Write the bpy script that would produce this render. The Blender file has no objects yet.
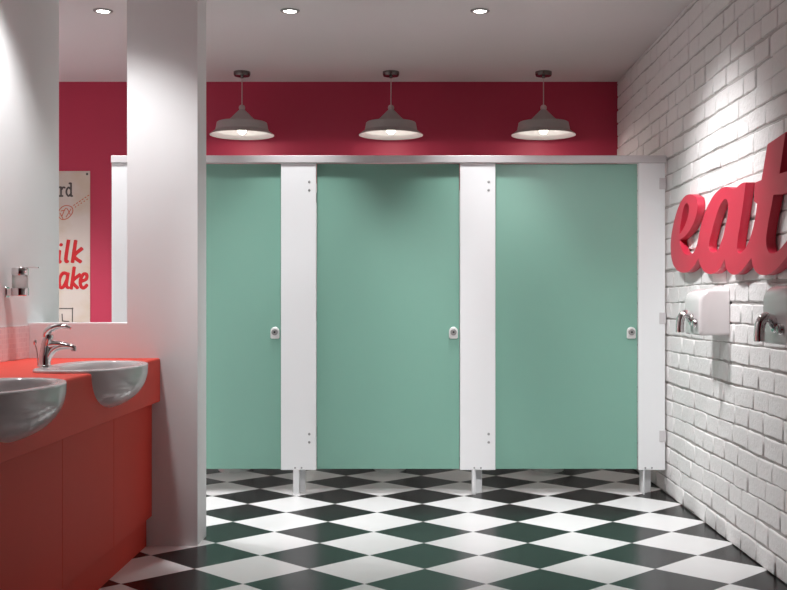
import bpy, bmesh, math, random
from mathutils import Vector, Matrix
random.seed(7)
PI = math.pi
SC = bpy.context.scene
COL = SC.collection

# ------------------------------------------------------------------ camera model
F = 1075.0            # focal length in pixels
CX, CY, EYE = 414.0, 302.0, 1.13
def at(px, py, Y):
    return Vector(((px-CX)*Y/F, Y, EYE-(py-CY)*Y/F))

cam = bpy.data.cameras.new('camera'); camo = bpy.data.objects.new('camera', cam)
COL.objects.link(camo)
camo.location = (0, 0, EYE); camo.rotation_euler = (PI/2, 0, 0)
cam.sensor_fit = 'HORIZONTAL'; cam.sensor_width = 36; cam.lens = F/787*36
cam.shift_x = (393.5-CX)/787; cam.shift_y = (CY-295)/787
cam.clip_start = .05; cam.clip_end = 50
SC.camera = camo

# ------------------------------------------------------------------ room numbers
XR, XL = 1.485, -1.789           # right brick wall, left wall
YB, YP, YP2 = 7.86, 4.98, 5.19   # red back wall, dividing wall faces
YL = 5.417                        # end of left wall
H = 2.74
YC = 6.30                        # cubicle front
XFAR = -4.0; YREAR = -1.6

# ------------------------------------------------------------------ materials
def lin(c):
    return tuple(((v/255)/12.92 if v/255 <= .04045 else ((v/255+.055)/1.055)**2.4) for v in c)
def mat(name, rgb, rough=.5, metal=0, spec=.5, coat=0, coat_rough=.1, var=0, bump=0, scale=40, trans=0, emit=None, estr=0, ior=1.5):
    m = bpy.data.materials.new(name); m.use_nodes = True
    nt = m.node_tree; b = nt.nodes['Principled BSDF']
    c = lin(rgb)+(1,)
    b.inputs['Base Color'].default_value = c
    b.inputs['Roughness'].default_value = rough
    b.inputs['Metallic'].default_value = metal
    b.inputs['Specular IOR Level'].default_value = spec
    b.inputs['Coat Weight'].default_value = coat
    b.inputs['Coat Roughness'].default_value = coat_rough
    b.inputs['Transmission Weight'].default_value = trans
    b.inputs['IOR'].default_value = ior
    if emit:
        b.inputs['Emission Color'].default_value = lin(emit)+(1,)
        b.inputs['Emission Strength'].default_value = estr
    if var or bump:
        tc = nt.nodes.new('ShaderNodeTexCoord')
        n = nt.nodes.new('ShaderNodeTexNoise'); n.inputs['Scale'].default_value = scale
        n.inputs['Detail'].default_value = 5
        nt.links.new(tc.outputs['Object'], n.inputs['Vector'])
        if var:
            r = nt.nodes.new('ShaderNodeMixRGB')
            r.inputs[1].default_value = tuple(v*(1-var) for v in c[:3])+(1,)
            r.inputs[2].default_value = tuple(min(1, v*(1+var)) for v in c[:3])+(1,)
            nt.links.new(n.outputs['Fac'], r.inputs[0]); nt.links.new(r.outputs[0], b.inputs['Base Color'])
        if bump:
            bp = nt.nodes.new('ShaderNodeBump'); bp.inputs['Strength'].default_value = bump
            bp.inputs['Distance'].default_value = .004
            nt.links.new(n.outputs['Fac'], bp.inputs['Height']); nt.links.new(bp.outputs['Normal'], b.inputs['Normal'])
    return m

M = {}
M['white_wall'] = mat('white_wall_paint', (226, 226, 226), .6, var=.015, scale=6)
M['ceiling'] = mat('ceiling_paint', (214, 208, 208), .75, var=.015, scale=5)
M['red_wall'] = mat('red_wall_paint', (182, 46, 76), .55, var=.03, scale=4)
M['brick'] = mat('painted_brick', (228, 225, 224), .6, var=.05, bump=.9, scale=55)
M['mortar'] = mat('mortar', (184, 179, 177), .9, var=.12, bump=.6, scale=60)
M['teal'] = mat('teal_laminate', (126, 171, 155), .33, var=.015, scale=3)
M['white_lam'] = mat('white_laminate', (233, 234, 235), .35, var=.008, scale=3)
M['rail'] = mat('satin_aluminium', (206, 202, 203), .5, metal=.05, var=.02, scale=30)
M['steel'] = mat('brushed_steel', (190, 190, 190), .3, metal=1, var=.04, scale=80)
M['lock'] = mat('satin_chrome_lock', (226, 226, 224), .4, metal=.25, var=.02, scale=60)
M['lock_turn'] = mat('grey_metal_turn', (150, 148, 146), .4, metal=.3, var=.03, scale=60)
M['screw'] = mat('grey_screw', (150, 150, 150), .5, metal=.2, var=.03, scale=60)
M['chrome'] = mat('chrome', (225, 222, 222), .07, metal=1, var=.01, scale=20)
M['dark'] = mat('dark_recess', (40, 40, 40), .6, var=.1, scale=50)
M['red_top'] = mat('red_worktop', (226, 80, 66), .55, spec=.18, var=.02, scale=12)
M['red_door'] = mat('red_door_laminate', (212, 72, 59), .55, spec=.15, var=.02, scale=8)
M['carcass'] = mat('cabinet_carcass', (120, 32, 30), .6, var=.05, scale=20)
M['ceramic'] = mat('white_ceramic', (206, 201, 201), .14, coat=.1, coat_rough=.05, var=.01, scale=5)
M['wc'] = mat('toilet_ceramic', (226, 226, 226), .15, var=.01, scale=5)
M['sign_red'] = mat('red_acrylic_letters', (192, 42, 66), .45, var=.02, scale=10)
M['shade'] = mat('grey_enamel_shade', (170, 161, 159), .45, var=.03, scale=20)
M['shade_in'] = mat('white_enamel_inside', (172, 170, 168), .5, var=.01, scale=20)
M['cable'] = mat('pale_flex', (200, 180, 180), .5, var=.04, scale=50)
M['rose'] = mat('dark_chrome', (120, 114, 112), .25, metal=1, var=.05, scale=30)
M['bulb'] = mat('lit_bulb', (255, 250, 240), .3, emit=(255, 246, 232), estr=5, var=.01)
M['led'] = mat('lit_downlight', (255, 255, 255), .3, emit=(255, 250, 245), estr=22, var=.01)
M['plate'] = None
M['frosted'] = mat('frosted_glass', (225, 222, 220), .35, trans=.7, var=.02, scale=30)
M['ink_dark'] = mat('dark_sign_ink', (78, 70, 66), .5, var=.1, scale=60)
M['ink_red'] = mat('red_sign_ink', (190, 8, 20), .45, var=.06, scale=60)
M['ink_rust'] = mat('rust_sign_ink', (190, 96, 70), .5, var=.1, scale=60)
M['dryer'] = mat('white_enamel_dryer', (222, 216, 216), .22, coat=.3, var=.01, scale=20)

def nodes_of(name):
    m = bpy.data.materials.new(name); m.use_nodes = True
    return m, m.node_tree, m.node_tree.nodes['Principled BSDF']
def math_node(nt, op, a, b=None):
    n = nt.nodes.new('ShaderNodeMath'); n.operation = op
    for i, v in enumerate((a, b)):
        if v is None: continue
        if isinstance(v, (int, float)): n.inputs[i].default_value = v
        else: nt.links.new(v, n.inputs[i])
    return n.outputs[0]

# checker floor laid on the diagonal, D = diagonal of one tile
D, X0, Y0 = 0.488, -.686, 5.772
def floor_material():
    m, nt, b = nodes_of('checker_floor_tiles')
    tc = nt.nodes.new('ShaderNodeTexCoord'); sp = nt.nodes.new('ShaderNodeSeparateXYZ')
    nt.links.new(tc.outputs['Object'], sp.inputs[0])
    dx = math_node(nt, 'SUBTRACT', sp.outputs[0], X0); dy = math_node(nt, 'SUBTRACT', sp.outputs[1], Y0)
    u = math_node(nt, 'DIVIDE', math_node(nt, 'ADD', dx, dy), D)
    v = math_node(nt, 'DIVIDE', math_node(nt, 'SUBTRACT', dy, dx), D)
    fu = math_node(nt, 'FLOOR', u); fv = math_node(nt, 'FLOOR', v)
    par = math_node(nt, 'FLOORED_MODULO', math_node(nt, 'ADD', fu, fv), 2.0)
    # narrow grout lines
    def edge(w):
        fr = math_node(nt, 'FRACT', w)
        return math_node(nt, 'MINIMUM', fr, math_node(nt, 'SUBTRACT', 1.0, fr))
    g = math_node(nt, 'LESS_THAN', math_node(nt, 'MINIMUM', edge(u), edge(v)), .0035)
    nz = nt.nodes.new('ShaderNodeTexNoise'); nz.inputs['Scale'].default_value = 3; nz.inputs['Detail'].default_value = 6
    nt.links.new(tc.outputs['Object'], nz.inputs['Vector'])
    w1 = nt.nodes.new('ShaderNodeMixRGB'); nt.links.new(nz.outputs['Fac'], w1.inputs[0])
    w1.inputs[1].default_value = lin((222, 220, 220))+(1,); w1.inputs[2].default_value = lin((236, 235, 235))+(1,)
    k1 = nt.nodes.new('ShaderNodeMixRGB'); nt.links.new(nz.outputs['Fac'], k1.inputs[0])
    k1.inputs[1].default_value = lin((16, 16, 16))+(1,); k1.inputs[2].default_value = lin((26, 26, 26))+(1,)
    mx = nt.nodes.new('ShaderNodeMixRGB'); nt.links.new(par, mx.inputs[0])
    nt.links.new(w1.outputs[0], mx.inputs[1]); nt.links.new(k1.outputs[0], mx.inputs[2])
    gm = nt.nodes.new('ShaderNodeMixRGB'); nt.links.new(g, gm.inputs[0])
    nt.links.new(mx.outputs[0], gm.inputs[1]); gm.inputs[2].default_value = lin((170, 168, 166))+(1,)
    nt.links.new(gm.outputs[0], b.inputs['Base Color'])
    b.inputs['Roughness'].default_value = .24
    b.inputs['Specular IOR Level'].default_value = .24
    return m
M['floor'] = floor_material()

def mosaic_material():
    m, nt, b = nodes_of('pink_mosaic_tiles')
    tc = nt.nodes.new('ShaderNodeTexCoord'); sp = nt.nodes.new('ShaderNodeSeparateXYZ')
    nt.links.new(tc.outputs['Object'], sp.inputs[0])
    cb = nt.nodes.new('ShaderNodeCombineXYZ')
    nt.links.new(sp.outputs[1], cb.inputs[0]); nt.links.new(sp.outputs[2], cb.inputs[1])
    bt = nt.nodes.new('ShaderNodeTexBrick'); nt.links.new(cb.outputs[0], bt.inputs['Vector'])
    bt.offset = 0; bt.squash = 1
    bt.inputs['Scale'].default_value = 1; bt.inputs['Brick Width'].default_value = .022; bt.inputs['Row Height'].default_value = .022
    bt.inputs['Mortar Size'].default_value = .0018
    bt.inputs['Color1'].default_value = lin((236, 222, 222))+(1,); bt.inputs['Color2'].default_value = lin((228, 208, 210))+(1,)
    bt.inputs['Mortar'].default_value = lin((240, 226, 226))+(1,)
    nt.links.new(bt.outputs['Color'], b.inputs['Base Color'])
    b.inputs['Roughness'].default_value = .2
    return m
M['mosaic'] = mosaic_material()

def plate_material():
    m, nt, b = nodes_of('aged_cream_enamel')
    tc = nt.nodes.new('ShaderNodeTexCoord')
    nz = nt.nodes.new('ShaderNodeTexNoise'); nz.inputs['Scale'].default_value = 3.2; nz.inputs['Detail'].default_value = 4
    nt.links.new(tc.outputs['Object'], nz.inputs['Vector'])
    rp = nt.nodes.new('ShaderNodeValToRGB'); nt.links.new(nz.outputs['Fac'], rp.inputs[0])
    rp.color_ramp.elements[0].position = .42; rp.color_ramp.elements[0].color = lin((238, 227, 204))+(1,)
    rp.color_ramp.elements[1].position = .56; rp.color_ramp.elements[1].color = lin((250, 246, 238))+(1,)
    # rusty wear towards the plate's right edge
    sp = nt.nodes.new('ShaderNodeSeparateXYZ'); nt.links.new(tc.outputs['Object'], sp.inputs[0])
    n2 = nt.nodes.new('ShaderNodeTexNoise'); n2.inputs['Scale'].default_value = 28; n2.inputs['Detail'].default_value = 6
    nt.links.new(tc.outputs['Object'], n2.inputs['Vector'])
    e = math_node(nt, 'MULTIPLY', math_node(nt, 'ADD', sp.outputs[0], 2.46), 3.2)
    w = math_node(nt, 'GREATER_THAN', math_node(nt, 'ADD', n2.outputs['Fac'], e), .86)
    mx = nt.nodes.new('ShaderNodeMixRGB'); nt.links.new(math_node(nt, 'MULTIPLY', w, .55), mx.inputs[0])
    nt.links.new(rp.outputs[0], mx.inputs[1]); mx.inputs[2].default_value = lin((150, 124, 110))+(1,)
    nt.links.new(mx.outputs[0], b.inputs['Base Color'])
    b.inputs['Roughness'].default_value = .4
    return m
M['plate'] = plate_material()

# ------------------------------------------------------------------ mesh helpers
def new_obj(name, bm, m, parent=None, smooth=False, angle=None):
    bmesh.ops.recalc_face_normals(bm, faces=bm.faces)
    me = bpy.data.meshes.new(name); bm.to_mesh(me); bm.free()
    ms = m if isinstance(m, (list, tuple)) else [m]
    for x in ms: me.materials.append(x)
    o = bpy.data.objects.new(name, me); COL.objects.link(o)
    if smooth:
        for p in me.polygons: p.use_smooth = True
        if angle is not None: me.set_sharp_from_angle(angle=math.radians(angle))
    if parent is not None:
        o.parent = parent
        me.transform(parent_matrix(parent).inverted())
    return o
def parent_matrix(o):
    m = o.matrix_basis.copy()
    if o.parent: m = parent_matrix(o.parent) @ m
    return m
def thing(name, label, cat, loc, group=None):
    o = bpy.data.objects.new(name, None); COL.objects.link(o)
    o.empty_display_size = .1; o.location = loc
    return tag(o, label, cat, group)
def tag(o, label=None, cat=None, group=None, kind=None):
    if label: o['label'] = label
    if cat: o['category'] = cat
    if group: o['group'] = group
    if kind: o['kind'] = kind
    return o
def dup(root, delta, label, group=None):
    r = root.copy(); COL.objects.link(r); r.location = Vector(root.location)+Vector(delta); r['label'] = label
    for ch in list(root.children):
        c = ch.copy(); COL.objects.link(c); c.parent = r
        for g in list(ch.children):
            d = g.copy(); COL.objects.link(d); d.parent = c
    return r
def box(bm, x0, x1, y0, y1, z0, z1, bev=0, seg=2, mi=0):
    r = bmesh.ops.create_cube(bm, size=1)
    vs = r['verts']
    for v in vs:
        v.co = Vector(((x0+x1)/2+v.co.x*(x1-x0), (y0+y1)/2+v.co.y*(y1-y0), (z0+z1)/2+v.co.z*(z1-z0)))
    fs = set(f for v in vs for f in v.link_faces)
    for f in fs: f.material_index = mi
    if bev:
        es = list(set(e for v in vs for e in v.link_edges))
        bmesh.ops.bevel(bm, geom=es, offset=bev, segments=seg, affect='EDGES', profile=.5)
def bx(*a, **k):
    bm = bmesh.new(); box(bm, *a, **k); return bm
def lathe(bm, prof, c, n=48, axis='Z', mi=None):
    """prof: list of (r, h); revolved round axis through c"""
    rings = []
    for r, h in prof:
        if r < 1e-6:
            rings.append([bm.verts.new(place(c, 0, 0, h, axis))])
        else:
            rings.append([bm.verts.new(place(c, r*math.cos(2*PI*i/n), r*math.sin(2*PI*i/n), h, axis)) for i in range(n)])
    for k, (a, b) in enumerate(zip(rings, rings[1:])):
        for i in range(n):
            j = (i+1) % n
            if len(a) == 1 and len(b) == 1: continue
            if len(a) == 1: f = bm.faces.new((a[0], b[i], b[j]))
            elif len(b) == 1: f = bm.faces.new((a[i], a[j], b[0]))
            else: f = bm.faces.new((a[i], a[j], b[j], b[i]))
            if mi: f.material_index = mi[k]
def place(c, a, b, h, axis):
    c = Vector(c)
    if axis == 'Z': return c+Vector((a, b, h))
    if axis == 'Y': return c+Vector((a, h, b))
    return c+Vector((h, a, b))
def smooth_path(pts, n):
    """Catmull-Rom through points (tuples of equal length)"""
    P = [Vector(p[:3]) for p in pts]; R = [p[3] for p in pts]
    out = []
    for i in range(len(P)-1):
        p0 = P[max(i-1, 0)]; p1 = P[i]; p2 = P[i+1]; p3 = P[min(i+2, len(P)-1)]
        for k in range(n):
            t = k/n
            q = .5*((2*p1)+(-p0+p2)*t+(2*p0-5*p1+4*p2-p3)*t*t+(-p0+3*p1-3*p2+p3)*t**3)
            out.append((q, R[i]*(1-t)+R[i+1]*t))
    out.append((P[-1], R[-1]))
    return out
def tube(bm, pts, n=16, k=6, flat=(1, 1), up=Vector((0, 1, 0)), cap=True):
    """pts: (x,y,z,r); flat scales the section along up / across"""
    path = smooth_path(pts, k); rings = []
    for i, (p, r) in enumerate(path):
        a = path[max(i-1, 0)][0]; b = path[min(i+1, len(path)-1)][0]
        t = (b-a).normalized()
        s = up-t*up.dot(t)
        if s.length < 1e-4: s = Vector((1, 0, 0))-t*t.x
        s.normalize(); q = t.cross(s)
        rings.append([bm.verts.new(p+s*(r*flat[0]*math.cos(2*PI*j/n))+q*(r*flat[1]*math.sin(2*PI*j/n))) for j in range(n)])
    for a, b in zip(rings, rings[1:]):
        for j in range(n):
            bm.faces.new((a[j], a[(j+1) % n], b[(j+1) % n], b[j]))
    if cap:
        bm.faces.new(rings[0]); bm.faces.new(rings[-1])
def structure(name, bm, m, label=None):
    return tag(new_obj(name, bm, m), kind='structure')

# ------------------------------------------------------------------ the room
structure('floor', bx(XFAR, XR+.15, YREAR, YB+.1, -.06, 0), M['floor'])
structure('ceiling', bx(XFAR, XR+.15, YREAR, YB+.1, H, H+.06), M['ceiling'])
structure('wall_back', bx(XFAR, XR+.15, YB, YB+.1, 0, H), M['red_wall'])
structure('wall_rear', bx(XFAR, XR+.15, YREAR-.1, YREAR, 0, H), M['red_wall'])
structure('wall_left', bx(XL-.12, XL, YREAR, YL, 0, H), M['white_wall'])
structure('wall_far_left', bx(XFAR-.1, XFAR, YREAR, YB, 0, H), M['white_wall'])
structure('wall_return', bx(XFAR, XL-.12, YL-.12, YL, 0, H), M['white_wall'])
# dividing wall with its tall opening beside the left wall
XO, XD = -1.329, -1.003
bm = bmesh.new()
box(bm, XO, XD, YP, YP2, 0, H)
structure('wall_divider', bm, M['white_wall'])
ZS = 1.029
bm = bmesh.new(); box(bm, XL, XO, YP, YP2, 0, ZS-.003)
structure('wall_divider_low', bm, M['white_wall'])
bm = bmesh.new(); box(bm, XL, XO, YP, YP2, ZS-.003, ZS+.003)
structure('trim_1', bm, M['white_lam'])
# mosaic splashback
structure('trim_2', bx(XL, XL+.008, 2.44, YP-.001, .871, 1.021), M['mosaic'])

# right wall: painted bricks over mortar, one mesh
def brick_wall():
    bm = bmesh.new()
    box(bm, XR+.007, XR+.15, YREAR, YB, 0, H, mi=1)
    rng = random.Random(11)
    ch = .0937; g = .0085
    z = 0.0; row = 0
    while z < H-.01:
        z1 = min(z+ch, H)
        y = YB-rng.uniform(.06, .2) if row % 2 else YB-rng.uniform(.16, .26)
        edges = [YB]
        while y > 1.2:
            edges.append(y); y -= rng.choice((.21, .22, .235, .20, .17, .25, .28, .19, .24))
        edges.append(1.2)
        for a, b in zip(edges, edges[1:]):
            gy = rng.choice((g, g*1.3, g*1.15, g*.7)); gz = g*rng.uniform(.75, 1.1)
            y0, y1, q0, q1 = b+gy/2, a-gy/2, z+gz/2, z1-gz/2
            if y1-y0 < .03: continue
            out = XR-rng.uniform(-.002, .004)
            ny = max(3, int((y1-y0)/.05)); nz = 2
            ring = []
            for i in range(ny): ring.append((y0+(y1-y0)*i/ny, q0))
            for i in range(nz): ring.append((y1, q0+(q1-q0)*i/nz))
            for i in range(ny): ring.append((y1-(y1-y0)*i/ny, q1))
            for i in range(nz): ring.append((y0, q1-(q1-q0)*i/nz))
            cy, cz = (y0+y1)/2, (q0+q1)/2
            J = lambda s: rng.uniform(-s, s)
            jit = [(J(.003), J(.0026)+.0035*math.sin(p[0]*2.3+row*1.7)+.002*math.sin(p[0]*7+row)) for p in ring]
            base = [bm.verts.new((XR+.010, p[0]+d[0], min(H-.001, max(.001, p[1]+d[1])))) for p, d in zip(ring, jit)]
            def inset(k, x):
                vs = []
                for p, d in zip(ring, jit):
                    py = p[0]+d[0]; pz = min(H-.001, max(.001, p[1]+d[1]))
                    py += k if py < cy-(y1-y0)/2+.02 else (-k if py > cy+(y1-y0)/2-.02 else 0)
                    pz += k if pz < cz-.03 else (-k if pz > cz+.03 else 0)
                    vs.append(bm.verts.new((x+J(.0008), py, pz)))
                return vs
            m1 = inset(.0015, out+.003); m2 = inset(.006, out)
            n = len(ring)
            for A, B in ((base, m1), (m1, m2)):
                for i in range(n):
                    f = bm.faces.new((A[i], A[(i+1) % n], B[(i+1) % n], B[i])); f.smooth = True
            f = bm.faces.new(m2)
        z = z1; row += 1
    return bm
structure('wall_right', brick_wall(), [M['brick'], M['mortar']])

# ------------------------------------------------------------------ toilet cubicles
Z0, Z1 = .145, 1.945          # underside of panels, underside of head rail
ZT = 1.988
PIL = [(-1.772, -1.620), (-.780, -.574), (.270, .4775), (1.316, 1.472)]
frame = thing('cubicle_frame', 'white toilet cubicle frame with grey head rail, pilasters and short feet along the back wall', 'cubicle frame', (0, YC, 0))
new_obj('head_rail', bx(-1.774, 1.478, YC-.012, YC+.036, Z1, ZT, .004, 2), M['rail'], frame)
def screw_bm(x, y, z, r=.0075):
    bm = bmesh.new()
    lathe(bm, [(0, -.003), (r*.6, -.0032), (r, -.001), (r, .001), (0, .001)], (x, y, z), 16, 'Y')
    return bm
for i, (a, b) in enumerate(PIL):
    p = new_obj('pilaster', bx(a, b, YC, YC+.03, Z0, Z1, .0025, 2), M['white_lam'], frame)
    if i in (1, 2):
        for z in (1.834, 1.785, .356, .308):
            new_obj('screw', screw_bm(b-.040, YC, z), M['screw'], p)
    cxm = (a+b)/2-.001
    if i == 3: cxm -= .018
    for s in (-.019, .019):
        new_obj('screw', screw_bm(cxm+s, YC, Z0+.013, .0055), M['screw'], p)
    # pressed foot: web behind, one flange turned forward, sole plate
    bm = bmesh.new()
    box(bm, cxm-.031, cxm+.031, YC+.085, YC+.115, 0, Z0+.03, .001, 1)
    box(bm, cxm-.031, cxm+(.004 if i == 1 else -.012 if i < 3 else -.022), YC+.004, YC+.095, 0, Z0, .001, 1)
    box(bm, cxm-.031, cxm+.031, YC+.0305, YC+.1, Z0, Z0+.03, .001, 1)
    new_obj('foot', bm, M['white_lam'], frame)
for a, b in ((-1.772, -1.754), (-.686, -.668), (.364, .382)):
    new_obj('divider_panel', bx(a, b, YC+.12, YB-.017, Z0, Z1, .002, 1), M['white_lam'], frame)
new_obj('back_panel', bx(-1.76, 1.47, YB-.016, YB-.001, 0, Z1), M['white_lam'], frame)
for z in (1.824, 1.035, .345):
    bm = bmesh.new(); box(bm, 1.438, 1.4735, YC-.004, YC+.001, z-.033, z+.033, .0015, 1)
    box(bm, 1.472, 1.4765, YC-.004, YC+.05, z-.033, z+.033, .0015, 1)
    tag(new_obj('wall_bracket', bm, M['rail'], frame), 'small grey wall bracket')

DLAB = ['teal cubicle door nearest the dividing wall, left of two white pilasters',
        'middle teal cubicle door between the two full white pilasters',
        'teal cubicle door nearest the white brick wall']
spans = [(-1.618, -.782), (-.572, .268), (.4795, 1.314)]
for i, (a, b) in enumerate(spans):
    d = thing('cubicle_door', DLAB[i], 'door', ((a+b)/2, YC+.03, Z0), 'teal cubicle doors')
    new_obj('door_panel', bx(a, b, YC+.028, YC+.041, Z0+.002, Z1-.002, .002, 2), M['teal'], d)
    lx = (b-.036); lz = EYE-(332.5-CY)*YC/F
    # thumb turn: escutcheon plate with round top and square foot, round turn with a dark slot
    bm = bmesh.new()
    pts = [(.026*math.cos(t), .026*math.sin(t)+.006) for t in [PI*k/16 for k in range(17)]]+[(-.026, -.030), (-.020, -.037), (.020, -.037), (.026, -.030)]
    y0, y1 = YC+.028, YC+.016
    back = [bm.verts.new((lx+q[0], y0, lz+q[1])) for q in pts]
    f1 = [bm.verts.new((lx+q[0], y1+.003, lz+q[1])) for q in pts]
    f2 = [bm.verts.new((lx+q[0]*.88, y1, lz+q[1]*.88)) for q in pts]
    n = len(pts)
    for A, B in ((back, f1), (f1, f2)):
        for k in range(n): bm.faces.new((A[k], A[(k+1) % n], B[(k+1) % n], B[k]))
    bm.faces.new(f2); bm.faces.new(back)
    lk = new_obj('lock', bm, M['lock'], d)
    bm = bmesh.new(); lathe(bm, [(.0185, .001), (.0185, -.010), (.016, -.012), (.0, -.0115)], (lx, YC+.016, lz+.002), 28, 'Y')
    tag(new_obj('turn_knob', bm, M['lock_turn'], lk, True, 30), 'darker grey turn')
    bm = bmesh.new(); lathe(bm, [(.006, .001), (.006, -.003), (0, -.003)], (lx, YC+.0045, lz+.002), 16, 'Y')
    tag(new_obj('lock_slot', bm, M['dark'], lk), 'dark slot')
    for z in (Z0+.22, Z0+.9, Z1-.2):
        bm = bmesh.new(); lathe(bm, [(0, -.03), (.006, -.03), (.006, .03), (0, .03)], (a-.002, YC+.048, z), 12, 'Z')
        new_obj('hinge', bm, M['steel'], d)

# toilets behind the doors: only their feet and undersides show below the doors
def toilet(cx, label):
    t = thing('toilet', label, 'toilet', (cx, 7.3, 0), 'toilets behind the teal doors')
    bm = bmesh.new()
    secs = [(0, .118, .26, 7.360), (.03, .112, .25, 7.360), (.16, .10, .215, 7.370), (.25, .125, .24, 7.350), (.33, .172, .275, 7.330), (.39, .182, .285, 7.325), (.4, .176, .279, 7.325)]
    N = 40; rings = []
    for z, rx, ry, cy in secs:
        rings.append([bm.verts.new((cx+rx*math.cos(2*PI*k/N), cy+ry*math.sin(2*PI*k/N), z)) for k in range(N)])
    for A, B in zip(rings, rings[1:]):
        for k in range(N): bm.faces.new((A[k], A[(k+1) % N], B[(k+1) % N], B[k]))
    bm.faces.new(rings[0])
    inner = [(.4, .14, .2, 7.285), (.34, .125, .18, 7.285), (.25, .07, .11, 7.300)]
    prev = rings[-1]
    for z, rx, ry, cy in inner:
        r = [bm.verts.new((cx+rx*math.cos(2*PI*k/N), cy+ry*math.sin(2*PI*k/N), z)) for k in range(N)]
        for k in range(N): bm.faces.new((prev[k], prev[(k+1) % N], r[(k+1) % N], r[k]))
        prev = r
    bm.faces.new(prev)
    new_obj('bowl', bm, M['wc'], t, True, 40)
    bm = bmesh.new()
    o = [(cx+.183*math.cos(2*PI*k/N), 7.325+.285*math.sin(2*PI*k/N)) for k in range(N)]
    q = [(cx+.125*math.cos(2*PI*k/N), 7.285+.18*math.sin(2*PI*k/N)) for k in range(N)]
    L = [[bm.verts.new((p[0], p[1], z)) for p in pp] for pp, z in ((o, .402), (o, .420), (q, .420), (q, .402))]
    for A, B in zip(L, L[1:]+L[:1]):
        for k in range(N): bm.faces.new((A[k], A[(k+1) % N], B[(k+1) % N], B[k]))
    new_obj('seat', bm, M['white_lam'], t, True, 40)
    new_obj('cistern', bx(cx-.19, cx+.19, 7.59, 7.842, .40, .76, .02, 3), M['wc'], t)
    new_obj('cistern_lid', bx(cx-.198, cx+.198, 7.582, 7.843, .76, .785, .008, 2), M['wc'], t)
    return t
toilet(-1.215, 'white toilet whose foot shows under the teal door by the dividing wall')
toilet(-.165, 'white toilet whose foot shows under the middle teal door')
toilet(.905, 'white toilet whose foot shows under the teal door by the brick wall')

# ------------------------------------------------------------------ pendant lamps
def pendant(cx, cy, label):
    t = thing('pendant_lamp', label, 'pendant lamp', (cx, cy, H), 'pendant lamps over the cubicles')
    c = (cx, cy, 0)
    bm = bmesh.new(); lathe(bm, [(0, H), (.058, H), (.058, 2.722), (.053, 2.710), (.012, 2.711), (.009, 2.695), (0, 2.695)], c, 40)
    new_obj('ceiling_rose', bm, M['rose'], t, True, 35)
    bm = bmesh.new(); lathe(bm, [(0, 2.70), (.0036, 2.70), (.0036, 2.49), (0, 2.49)], c, 10)
    new_obj('cable', bm, M['cable'], t, True, 60)
    bm = bmesh.new(); lathe(bm, [(0, 2.511)]+[(.0225*math.sin(a), 2.488+.0225*math.cos(a)) for a in [PI*k/12 for k in range(1, 11)]]+[(.012, 2.462), (0, 2.462)], c, 24)
    tag(new_obj('cable_grip', bm, M['cable'], t, True, 50), 'pale round cable grip')
    bm = bmesh.new()
    outer = [(.018, 2.476), (.024, 2.470), (.104, 2.390), (.107, 2.3875), (.169, 2.386), (.1745, 2.382), (.184, 2.330), (.190, 2.324), (.224, 2.300), (.224, 2.296)]
    inner = [(.219, 2.2975), (.186, 2.321), (.180, 2.330), (.168, 2.378), (.10, 2.382), (.018, 2.462)]
    prof = outer+inner
    lathe(bm, prof, c, 64, mi=[0]*(len(outer)-1)+[1]*len(inner))
    new_obj('lamp_shade', bm, [M['shade'], M['shade_in']], t, True, 20)
    bm = bmesh.new(); lathe(bm, [(0, 2.46), (.018, 2.46), (.018, 2.385), (0, 2.385)], c, 20)
    new_obj('lamp_holder', bm, M['cable'], t, True, 40)
    bm = bmesh.new(); lathe(bm, [(.013, 2.388), (.016, 2.372), (.028, 2.352), (.032, 2.335), (.028, 2.318), (.016, 2.307), (0, 2.304)], c, 28)
    b = new_obj('bulb', bm, M['bulb'], t, True)
    tag(b, 'lit white bulb')
    l = bpy.data.lights.new('pendant_light', 'POINT'); l.energy = 2.4; l.color = (1, .93, .86); l.shadow_soft_size = .03
    lo = bpy.data.objects.new('pendant_light', l); COL.objects.link(lo); lo.location = (cx, cy, 2.295)
    l = bpy.data.lights.new('pendant_beam', 'SPOT'); l.energy = 17; l.color = (1, .95, .9); l.shadow_soft_size = .06
    l.spot_size = math.radians(160); l.spot_blend = .7
    lo = bpy.data.objects.new('pendant_beam', l); COL.objects.link(lo); lo.location = (cx, cy, 2.292)
    return t
for px, lab in ((242, 'grey pendant lamp nearest the dividing wall'),
                (391, 'grey pendant lamp above the middle teal door'),
                (543.5, 'grey pendant lamp nearest the white brick wall')):
    pendant((px-CX)*7.52/F, 7.52, lab)

# ------------------------------------------------------------------ downlights
SPOT_E = 62
def downlight(x, y, label=None, e=1.0, ang=112, blend=.35, aim=None, soft=.08):
    if label:
        t = thing('downlight', label, 'downlight', (x, y, H), 'recessed ceiling downlights')
        bm = bmesh.new()
        lathe(bm, [(.034, H+.002), (.034, H-.004), (.038, H-.008), (.048, H-.007), (.053, H-.003), (.054, H), (.054, H+.002)], (x, y, 0), 48)
        new_obj('trim_ring', bm, M['lock_turn'], t, True, 40)
        bm = bmesh.new(); lathe(bm, [(0, H-.0035), (.035, H-.0035), (.035, H+.001)], (x, y, 0), 40)
        tag(new_obj('lens', bm, M['led'], t), 'lit white lens')
    l = bpy.data.lights.new('downlight_spot', 'SPOT'); l.energy = SPOT_E*e; l.spot_size = math.radians(ang); l.spot_blend = blend
    l.shadow_soft_size = soft; l.color = (.985, .99, 1)
    o = bpy.data.objects.new('downlight_spot', l); COL.objects.link(o); o.location = (x, y, H-.02)
    if aim:
        o.rotation_euler = (Vector(aim)-o.location).to_track_quat('-Z', 'Y').to_euler()
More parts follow.
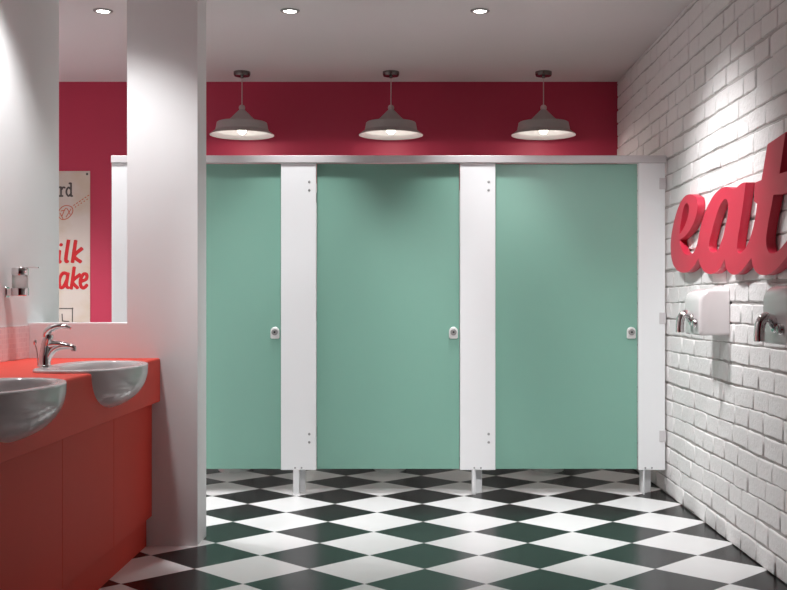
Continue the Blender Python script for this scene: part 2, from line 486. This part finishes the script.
downlight(-1.718, 5.94, 'lit ceiling downlight seen through the tall opening', 1.2, 100, .8)
downlight(-.685, 5.94, 'lit ceiling downlight in front of the pendant by the dividing wall', 1.3, 72, .6)
downlight(.365, 5.94, 'lit ceiling downlight nearest the brick wall', 1.4, 72, .6)
# unseen downlights further along the ceiling, outside the frame
downlight(-2.75, 6.4, None, 4.8, 120, .7)  # extra spot, added to brighten the red wall and its sign
downlight(-1.42, 4.42, None, 1.45, 112, .6)
downlight(-1.42, 3.2, None, .3, 110, .5)
downlight(.42, 5.15, None, 4.6, 84, 1.0, (1.485, 5.2, 1.0), .16)
# added unseen spots, turned to brighten the cubicle fronts
downlight(.1, 3.2, None, 3.2, 42, .7, (-.55, 6.3, .5))
downlight(.8, 3.2, None, 3.5, 46, .7, (.98, 6.3, .75))

# ------------------------------------------------------------------ vanity
XF = -1.176; ZC = .87; ZFB = .67; YE = 2.44
def basin_loops(cy, N=96):
    """rim outlines: outer slab / bowl, inner bowl, in x,y"""
    cxb = -1.255
    def sup(a, bf, bb, nf, nb):
        pts = []
        for k in range(N):
            t = 2*PI*k/N; c, s = math.cos(t), math.sin(t)
            n = nf if c >= 0 else nb; b = bf if c >= 0 else bb
            x = b*math.copysign(abs(c)**(2/n), c); y = a*math.copysign(abs(s)**(2/n), s)
            pts.append((cxb+x, cy+y))
        return pts
    return cxb, sup
def make_basin(cy, label, tapy):
    cxb, sup = basin_loops(cy)
    N = 96
    root = thing('wash_basin', label, 'wash basin', (cxb, cy, ZC), 'semi-recessed wash basins')
    bm = bmesh.new()
    loops = []
    A, BF = .335, .185
    DZ = .162
    # outer bowl from the bottom up
    for k in range(13):
        d = DZ*(1-k/12)
        s = max(.04, (1-(d/DZ)**2.3))**(1/2.1) if d < DZ else .06
        loops.append(([(cxb+(p[0]-cxb)*s+.012*(1-s), cy+(p[1]-cy)*s) for p in sup(A, BF, .15, 2.25, 2.25)], ZC-d))
    out = sup(A, BF, .18, 2.25, 3.4)
    loops.append((out, ZC+.0005))
    loops.append((sup(A+.001, BF+.001, .181, 2.25, 3.4), ZC+.005))
    loops.append((sup(A-.002, BF-.002, .178, 2.25, 3.4), ZC+.0105))
    loops.append((sup(A-.008, BF-.008, .173, 2.25, 3.4), ZC+.012))
    ia, ibf, ibb = A-.03, BF-.028, .105
    loops.append((sup(ia, ibf, ibb, 2.2, 2.3), ZC+.0115))
    loops.append((sup(ia-.007, ibf-.007, ibb-.006, 2.2, 2.3), ZC+.006))
    for k in range(1, 11):
        d = .118*k/10
        s = (1-(k/10.3)**2.4)**(1/2.2)
        loops.append(([(cxb-.01+(p[0]-cxb+.01)*s, cy+(p[1]-cy)*s) for p in sup(ia-.008, ibf-.008, ibb-.007, 2.2, 2.3)], ZC+.004-d))
    rings = [[bm.verts.new((p[0], p[1], z)) for p in pts] for pts, z in loops]
    for a, b in zip(rings, rings[1:]):
        for k in range(N): bm.faces.new((a[k], a[(k+1) % N], b[(k+1) % N], b[k]))
    bm.faces.new(rings[0]); bm.faces.new(rings[-1])
    new_obj('bowl', bm, M['ceramic'], root, True, 50)
    bm = bmesh.new(); lathe(bm, [(.0, .004), (.018, .0035), (.021, 0), (.021, -.004)], (cxb-.01, cy, ZC+.004-.118+.001), 24)
    tag(new_obj('drain', bm, M['chrome'], root, True, 40), 'chrome drain')
    # cutter for the worktop
    cb = bmesh.new()
    cl = []
    for k in range(13):
        d = (DZ-.003)*(1-k/12)
        s = max(.04, (1-(d/(DZ-.003))**2.3))**(1/2.1) if k else .06
        cl.append(([(cxb+(p[0]-cxb)*s+.012*(1-s), cy+(p[1]-cy)*s) for p in sup(A-.003, BF-.003, .148, 2.25, 2.25)], ZC-d))
    cl.append((sup(A-.003, BF-.003, .148, 2.25, 2.25), ZC+.05))
    rr = [[cb.verts.new((p[0], p[1], z)) for p in pts] for pts, z in cl]
    for a, b in zip(rr, rr[1:]):
        for k in range(N): cb.faces.new((a[k], a[(k+1) % N], b[(k+1) % N], b[k]))
    cb.faces.new(rr[0]); cb.faces.new(rr[-1])
    return new_obj('cutter', cb, M['dark'])
CY2, CY1 = 4.232, 3.20
cuts = [make_basin(CY2, 'white semi-recessed wash basin nearest the dividing wall', 0),
        make_basin(CY1, 'white semi-recessed wash basin cut off by the left picture edge', 0)]
# worktop: flat top with a deep front fascia
bm = bmesh.new()
prof = [(XL+.0005, ZC), (XF-.008, ZC), (XF-.0025, ZC-.0025), (XF, ZC-.008), (XF, ZFB+.002), (XF-.002, ZFB), (XF-.028, ZFB), (XF-.028, ZC-.034), (XL+.0005, ZC-.034)]
e0 = [bm.verts.new((x, YE, z)) for x, z in prof]; e1 = [bm.verts.new((x, YP-.001, z)) for x, z in prof]
n = len(prof)
for k in range(n): bm.faces.new((e0[k], e0[(k+1) % n], e1[(k+1) % n], e1[k]))
bm.faces.new(e0); bm.faces.new(e1)
top = new_obj('worktop', bm, M['red_top'])
tag(top, 'long red vanity worktop with deep front fascia under the basins', 'worktop')
for c in cuts:
    md = top.modifiers.new('cut', 'BOOLEAN'); md.operation = 'DIFFERENCE'; md.object = c; md.solver = 'EXACT'
bpy.context.view_layer.update()
dg = bpy.context.evaluated_depsgraph_get()
me = bpy.data.meshes.new_from_object(top.evaluated_get(dg))
top.modifiers.clear(); old = top.data; top.data = me; me.name = 'worktop'
me.materials.clear(); me.materials.append(M['red_top'])
for p in me.polygons: p.material_index = 0
for c in cuts: bpy.data.objects.remove(c)

XCB = -1.2135; ZCB = .139
ys = [4.979, 4.346, 3.711, 3.076, YE]
CL = ['red vanity cabinet against the dividing wall',
      'red vanity cabinet second from the dividing wall',
      'red vanity cabinet third from the dividing wall, cut by the picture edge',
      'red vanity cabinet farthest from the dividing wall']
for i in range(4):
    y1, y0 = ys[i], ys[i+1]
    c = thing('vanity_cabinet', CL[i], 'cabinet', (-1.45, (y0+y1)/2, ZCB), 'red vanity cabinets')
    bm = bmesh.new()
    w = .016
    box(bm, XL+.001, XCB-.019, y0+.0005, y0+w, ZCB, ZFB-.001); box(bm, XL+.001, XCB-.019, y1-w, y1-.0005, ZCB, ZFB-.001)
    box(bm, XL+.001, XCB-.019, y0+w, y1-w, ZCB, ZCB+w); box(bm, XL+.001, XL+.012, y0+w, y1-w, ZCB+w, ZFB-.001)
    new_obj('carcass', bm, M['carcass'], c)
    new_obj('door', bx(XCB-.018, XCB, y0+.0012, y1-.0012, ZCB, ZFB-.002, .0015, 2), M['red_door'], c)
pl = new_obj('plinth', bx(-1.262, -1.240, YE, YP-.001, 0, ZCB-.001), M['red_door'])
tag(pl, 'recessed red plinth board under the vanity cabinets', 'plinth')

# mixer taps
def tap(x, y, label):
    z = ZC+.0115
    t = thing('mixer_tap', label, 'tap', (x, y, z), 'chrome mixer taps')
    P = lambda u, h, r: (x+u, y, z+h, r)
    bm = bmesh.new()
    lathe(bm, [(0, 0), (.027, 0), (.027, .004), (.024, .007), (0, .007)], (x, y, z), 32)
    tube(bm, [P(0, .004, .0235), P(.001, .04, .020), P(.006, .08, .019), P(.013, .112, .0195), P(.017, .126, .017)], 24, 6)
    new_obj('tap_body', bm, M['chrome'], t, True, 50)
    bm = bmesh.new()
    tube(bm, [P(.006, .008, .013), P(.016, .04, .0135), P(.036, .066, .013), (x+.068, y, z+.078, .012), P(.1, .077, .0105), P(.114, .071, .0105)], 20, 7)
    tube(bm, [P(.004, .082, .017), P(.04, .087, .013), P(.075, .083, .011), P(.1, .077, .0095)], 20, 6)
    new_obj('spout', bm, M['chrome'], t, True, 50)
    bm = bmesh.new(); lathe(bm, [(.0085, .012), (.0095, .01), (.0095, -.006), (.007, -.006), (.007, -.002), (0, -.002)], (x+.112, y, z+.066), 20)
    new_obj('aerator', bm, M['steel'], t, True, 40)
    bm = bmesh.new()
    tube(bm, [P(.006, .112, .018), P(.010, .132, .024), P(.030, .148, .024), P(.056, .155, .018), P(.082, .154, .014), P(.1, .147, .008)], 20, 6, flat=(.95, .6))
    new_obj('lever', bm, M['chrome'], t, True, 60)
    bm = bmesh.new(); tube(bm, [P(-.026, .0, .0025), P(-.028, .05, .0025), P(-.036, .085, .0025)], 10, 4)
    lathe(bm, [(0, .104), (.006, .101), (.007, .092), (.004, .084), (0, .083)], (x-.037, y, z), 14)
    new_obj('plug_rod', bm, M['chrome'], t, True, 50)
    return t
t2 = tap(-1.421, 4.135, 'chrome mixer tap on the wash basin nearest the dividing wall')

# soap dispenser on the left wall
sx, sy = -1.726, 4.71
sd = thing('soap_dispenser', 'chrome and frosted glass soap dispenser on the left wall', 'soap dispenser', (sx, sy, 1.155))
c = (sx, sy, 0)
bm = bmesh.new(); box(bm, XL-.003, XL+.010, sy-.022, sy+.022, 1.150, 1.196, .003, 2); box(bm, XL+.008, sx-.03, sy-.016, sy+.016, 1.158, 1.189, .003, 2)
new_obj('wall_bracket', bm, M['chrome'], sd)
bm = bmesh.new(); lathe(bm, [(0, 1.157), (.034, 1.157), (.037, 1.160), (.037, 1.190), (.034, 1.192), (0, 1.192)], c, 40)
new_obj('holder_ring', bm, M['chrome'], sd, True, 40)
bm = bmesh.new(); lathe(bm, [(.0, 1.192), (.0325, 1.192), (.0335, 1.2), (.0335, 1.245), (.032, 1.247), (0, 1.247)], c, 40)
tag(new_obj('glass_cup', bm, M['frosted'], sd, True, 40), 'frosted glass cup')
bm = bmesh.new(); lathe(bm, [(0, 1.247), (.035, 1.247), (.036, 1.25), (.036, 1.276), (.033, 1.280), (0, 1.281)], c, 40)
new_obj('cap', bm, M['chrome'], sd, True, 40)
bm = bmesh.new(); box(bm, sx-.005, sx+.082, sy-.006, sy+.006, 1.2785, 1.2845, .002, 2)
new_obj('spout', bm, M['chrome'], sd)

# ------------------------------------------------------------------ word sign on the brick wall
XW = 1.441; TH = .037
def ext_letters(name, polys, parent):
    """polys: list of (outer, [holes]) as (Y, z) points, extruded in x from the face at XW back to the wall"""
    cu = bpy.data.curves.new(name, 'CURVE'); cu.dimensions = '2D'; cu.fill_mode = 'BOTH'
    cu.extrude = TH/2; cu.bevel_depth = .0012; cu.bevel_resolution = 1; cu.resolution_u = 8
    for pts in polys:
        s = cu.splines.new('BEZIER'); s.bezier_points.add(len(pts)-1); s.use_cyclic_u = True
        for b, (p, sharp) in zip(s.bezier_points, pts):
            b.co = (p[0], p[1], 0)
            b.handle_left_type = b.handle_right_type = 'VECTOR' if sharp else 'AUTO'
    o = bpy.data.objects.new(name, cu); COL.objects.link(o)
    bpy.context.view_layer.update()
    me = bpy.data.meshes.new_from_object(o.evaluated_get(bpy.context.evaluated_depsgraph_get()))
    bpy.data.objects.remove(o)
    # curve (x,y,z) -> world: curve x is -Y so that the outline keeps its winding seen from the room
    for v in me.vertices:
        v.co = Vector((XW+TH/2-v.co.z, -v.co.x, v.co.y))
    me.materials.clear(); me.materials.append(M['sign_red'])
    ob = bpy.data.objects.new(name, me); COL.objects.link(ob)
    for p in me.polygons: p.use_smooth = True; p.material_index = 0
    me.set_sharp_from_angle(angle=math.radians(35))
    ob.parent = parent; me.transform(parent_matrix(parent).inverted())
    return ob
def PT(ox, oy, pts):
    out = []
    for p in pts:
        px, py = ox+p[0]/5.9, oy+p[1]/5.9
        Y = XW*F/(px-CX)
        out.append(((-Y, EYE-(py-CY)*Y/F), len(p) > 2))
    return out
A_ = lambda *p: PT(667, 185, p)
B_ = lambda *p: PT(727, 185, p)
sign = thing('word_sign', 'red raised script word sign reading eat on the white brick wall', 'sign', (XW+TH, 5.0, 1.28))
e_out = A_((128,57),(100,74),(74,118),(52,180),(35,250),(24,330),(24,400),(32,450),(50,490),(78,512),(112,514),(140,500),(165,470),(188,432,1),
           (186,400,1),(184,350,1),(180,345,1),(166,385),(146,409),(120,414),(97,396),(82,362),(75,325,1),(110,296),(141,255),(166,200),(180,140),(179,92),(160,65))
e_hole = A_((113,106),(125,110),(131,128),(127,172),(114,220),(95,263),(75,292,1),(76,266),(81,230),(90,175),(102,125))
ext_letters('letter', [e_out, e_hole], sign)
a_out = A_((186,400,1),(188,432,1),(197,470),(215,503),(242,521),(272,521),(300,505),(325,470),(341,435,1))+B_((-5,485),(18,518),(48,527),(80,511),(112,475),(145,430,1),
           (146,340,1),(146,290,1),(125,345),(101,384),(77,404),(61,388),(61,350),(75,250),(95,120),(112,-14,1),(95,-12),(75,0),(55,17),(34,21),(0,12))+A_((325,18),(290,46),(256,95),(226,160),(205,225),(191,290),(180,345,1))
a_hole = A_((346,82),(325,100),(305,140),(285,200),(263,280),(250,340),(249,373),(262,394),(284,396),(304,380),(318,345),(333,300),(347,240),(358,190),(362,140),(358,97))
ext_letters('letter', [a_out, a_hole], sign)
C_ = lambda *p: PT(727, 120, p)
t_out = B_((146,340,1),(145,430,1),(152,470),(172,510),(205,529),(245,524),(285,500),(325,460),(365,405),(410,330),(440,262,1),(408,250,1),(375,300),(335,355),(300,391),(265,405),(241,386),(232,340),(240,250),(262,130),(275,57,1))+\
        C_((354,430,1),(460,405,1),(478,275,1),(354,305,1),(310,318,1),(347,73,1),(240,145,1),(205,355,1),(165,371,1),(160,478,1))+B_((180,110,1),(166,205),(146,290,1))
ext_letters('letter', [t_out], sign)

# ------------------------------------------------------------------ hand dryers
def dryer(dy, label):
    y0, y1 = 5.045+dy, 5.33+dy
    t = thing('hand_dryer', label, 'hand dryer', (XR, (y0+y1)/2, .97), 'hand dryers on the brick wall')
    bm = bmesh.new()
    # side profile in x,z swept along y with softened ends
    xw = XR-.004; xf = 1.340
    def prof(s):
        zt, zb = 1.192-s, .972+s
        f = xf+s
        pts = [(xw, zb), (xw, zt)]
        cx_, cz_, r = f+.052, zt-.060, .056
        for k in range(9):
            a = PI/2+PI/2*k/8
            pts.append((f+.052+.052*math.cos(a), zt-.060+.060*math.sin(a)))
        pts += [(f, zb+.012), (f+.004, zb+.003), (f+.012, zb)]
        return pts
    rows = [(y0, .016), (y0+.004, .006), (y0+.012, .001), (y0+.02, 0), (y1-.02, 0), (y1-.012, .001), (y1-.004, .006), (y1, .016)]
    R = [[bm.verts.new((p[0], yy, p[1])) for p in prof(s)] for yy, s in rows]
    n = len(R[0])
    for a, b in zip(R, R[1:]):
        for k in range(n): bm.faces.new((a[k], a[(k+1) % n], b[(k+1) % n], b[k]))
    bm.faces.new(R[0]); bm.faces.new(R[-1])
    new_obj('dryer_body', bm, M['dryer'], t, True, 45)
    ym = y0+.135
    bm = bmesh.new()
    lathe(bm, [(0, 0), (.030, 0), (.030, -.006), (.026, -.011), (0, -.011)], (xf+.001, ym, 1.045), 32, 'X')
    tube(bm, [(xf, ym, 1.040, .0195), (xf-.016, ym, 1.066, .0195), (xf-.034, ym, 1.072, .0195), (xf-.052, ym, 1.055, .0195), (xf-.058, ym, 1.02, .0195), (xf-.058, ym, .985, .0205)], 24, 7, cap=False)
    tube(bm, [(xf-.058, ym, .985, .0205), (xf-.058, ym, .986, .017), (xf-.058, ym, 1.02, .017)], 24, 2)
    tag(new_obj('nozzle', bm, M['chrome'], t, True, 50), 'bent chrome air nozzle')
    bm = bmesh.new(); lathe(bm, [(0, 0), (.021, 0), (.021, -.012), (.017, -.017), (0, -.018)], (xf+.001, y0+.055, 1.03), 28, 'X')
    tag(new_obj('push_button', bm, M['chrome'], t, True, 40), 'round chrome push button')
    return t
d1 = dryer(0, 'white hand dryer with chrome nozzle nearest the cubicles')
dup(d1, (0, -1.19, 0), 'white hand dryer with chrome nozzle cut off by the picture edge')

# ------------------------------------------------------------------ enamel sign on the red wall
YS = YB-.004
ms = thing('advertising_sign', 'aged cream metal sign with red script lettering on the red wall behind the opening', 'sign', (-2.64, YB, .85))
def spx(px, py):
    p = at(px, py, YS-.002); return p.x, p.z
sx1 = spx(90, 171)[0]; sz1 = spx(90, 171)[1]; sx0 = sx1-.54; sz0 = .84
plate = new_obj('plate', bx(sx0, sx1, YS-.001, YB-.0005, sz0, sz1, .001, 1), M['plate'], ms)
for x in (sx0+.022, sx1-.022):
    for z in (sz0+.022, sz1-.022):
        bm = bmesh.new(); lathe(bm, [(0, -.004), (.007, -.003), (.009, .0), (.009, .001)], (x, YS-.001, z), 14, 'Y')
        new_obj('screw', bm, M['ink_dark'], plate)
def strokes(bm, polys, w, y=YS-.0015):
    """brush strokes: each a polyline in photo pixels on the plate, a flat ribbon of paint with round ends"""
    for line in polys:
        P = [Vector((spx(*q[:2])[0], y, spx(*q[:2])[1])) for q in line]
        a = (P[0]-P[1]).normalized(); b = (P[-1]-P[-2]).normalized()
        if len(P) == 2: P = [P[0], (P[0]+P[1])/2, P[1]]
        pts = [(*(P[0]+a*w*.6), w*.45), (*(P[0]+a*w*.2), w*.85)]+[(*p, w) for p in P]+[(*(P[-1]+b*w*.2), w*.85), (*(P[-1]+b*w*.6), w*.45)]
        tube(bm, pts, 10, 4, flat=(.0012/w, 1))
def painted(letters, w, m, label):
    for ls in letters:
        bm = bmesh.new(); strokes(bm, ls, w)
        tag(new_obj('painted_letter', bm, m, plate, True), label)
painted([[[(20,263),(23,244),(31,257),(41,241),(42,262)]],                                # Milk
         [[(59.4,251),(58.6,260.5),(60.3,262)], [(60.9,244.4),(61.2,245.2)]],
         [[(68.4,241),(65.8,259),(67.5,261.8)]],
         [[(75.6,241),(72.5,262)], [(81.8,248.6),(74.2,256),(80.6,261.8)]]], .0142, M['ink_red'], 'red brush script letter')
painted([[[(28,271),(20,268),(16,274),(25,281),(21,289),(12,287)]],                       # Shake
         [[(36,267),(33,289)], [(33.5,281),(40,276),(42,280),(40,289)]],
         [[(67.6,274),(63,273.2),(59.6,279),(59.8,286.5),(63.2,287),(66.8,280)], [(68,273.4),(66.4,285),(68.4,288)]],
         [[(74.2,267.5),(71.2,288.5)], [(80,274.5),(72.6,281.5),(77.6,288)]],
         [[(80.8,281.5),(86.2,279),(86.6,274.6),(83.2,274.4),(80.4,280),(80.8,286),(83.6,288),(87,285)]]], .0132, M['ink_red'], 'red brush script letter')
painted([[[(61,187),(61,196)], [(59.4,187.3),(61,187.2)], [(59.4,196),(62.8,196)], [(61.2,190),(63,187.4),(65,187.8)]],      # ...rd
         [[(71,183.4),(71,196)], [(69.2,183.4),(71,183.3)], [(71,196),(72.4,196)], [(71,189.5),(68.6,187.4),(66.6,190),(66.6,193.6),(68.6,196),(71,193.6)]]], .0072, M['ink_dark'], 'dark serif letter')
bm = bmesh.new()
sk = [[(58,212),(62,207),(67,205.5),(72,207.5),(72.5,212.5),(68,218),(62,219.5),(58,216)], [(62,216),(66,208),(70,214)], [(61,211),(65,210)], [(66,217),(71,209)], [(63,219),(60,213)]]
for k in range(6):
    x = 73.5+k*2.8; sk.append([(x, 205.5-k*1.9), (x+1.4, 204.6-k*1.9)])
for k in range(5):
    x = 75+k*2.9; sk.append([(x, 207.3-k*1.9), (x+1.0, 206.6-k*1.9)])
strokes(bm, sk, .0033)
tag(new_obj('drawing', bm, M['ink_rust'], plate), 'rust coloured line drawing with a dotted trail')
bm = bmesh.new()
strokes(bm, [[(48,308.5),(72.4,308.5)], [(72.4,308.5),(72.4,333)], [(62,314),(62.4,321)], [(62.4,321),(69,321.5)]], .0042)
tag(new_obj('drawing', bm, M['ink_dark'], plate), 'dark outlined box at the lower edge')

# ------------------------------------------------------------------ world, colour
w = bpy.data.worlds.new('world'); SC.world = w; w.use_nodes = True
w.node_tree.nodes['Background'].inputs[0].default_value = (.5, .5, .52, 1)
w.node_tree.nodes['Background'].inputs[1].default_value = .2
SC.view_settings.view_transform = 'Standard'; SC.view_settings.look = 'None'
SC.view_settings.gamma = 1; SC.view_settings.use_curve_mapping = False
SC.view_settings.exposure = 0.08
SC.cycles.max_bounces = 10; SC.cycles.diffuse_bounces = 6; SC.cycles.glossy_bounces = 4
SC.cycles.sample_clamp_indirect = 4
SC.cycles.caustics_reflective = False; SC.cycles.caustics_refractive = False
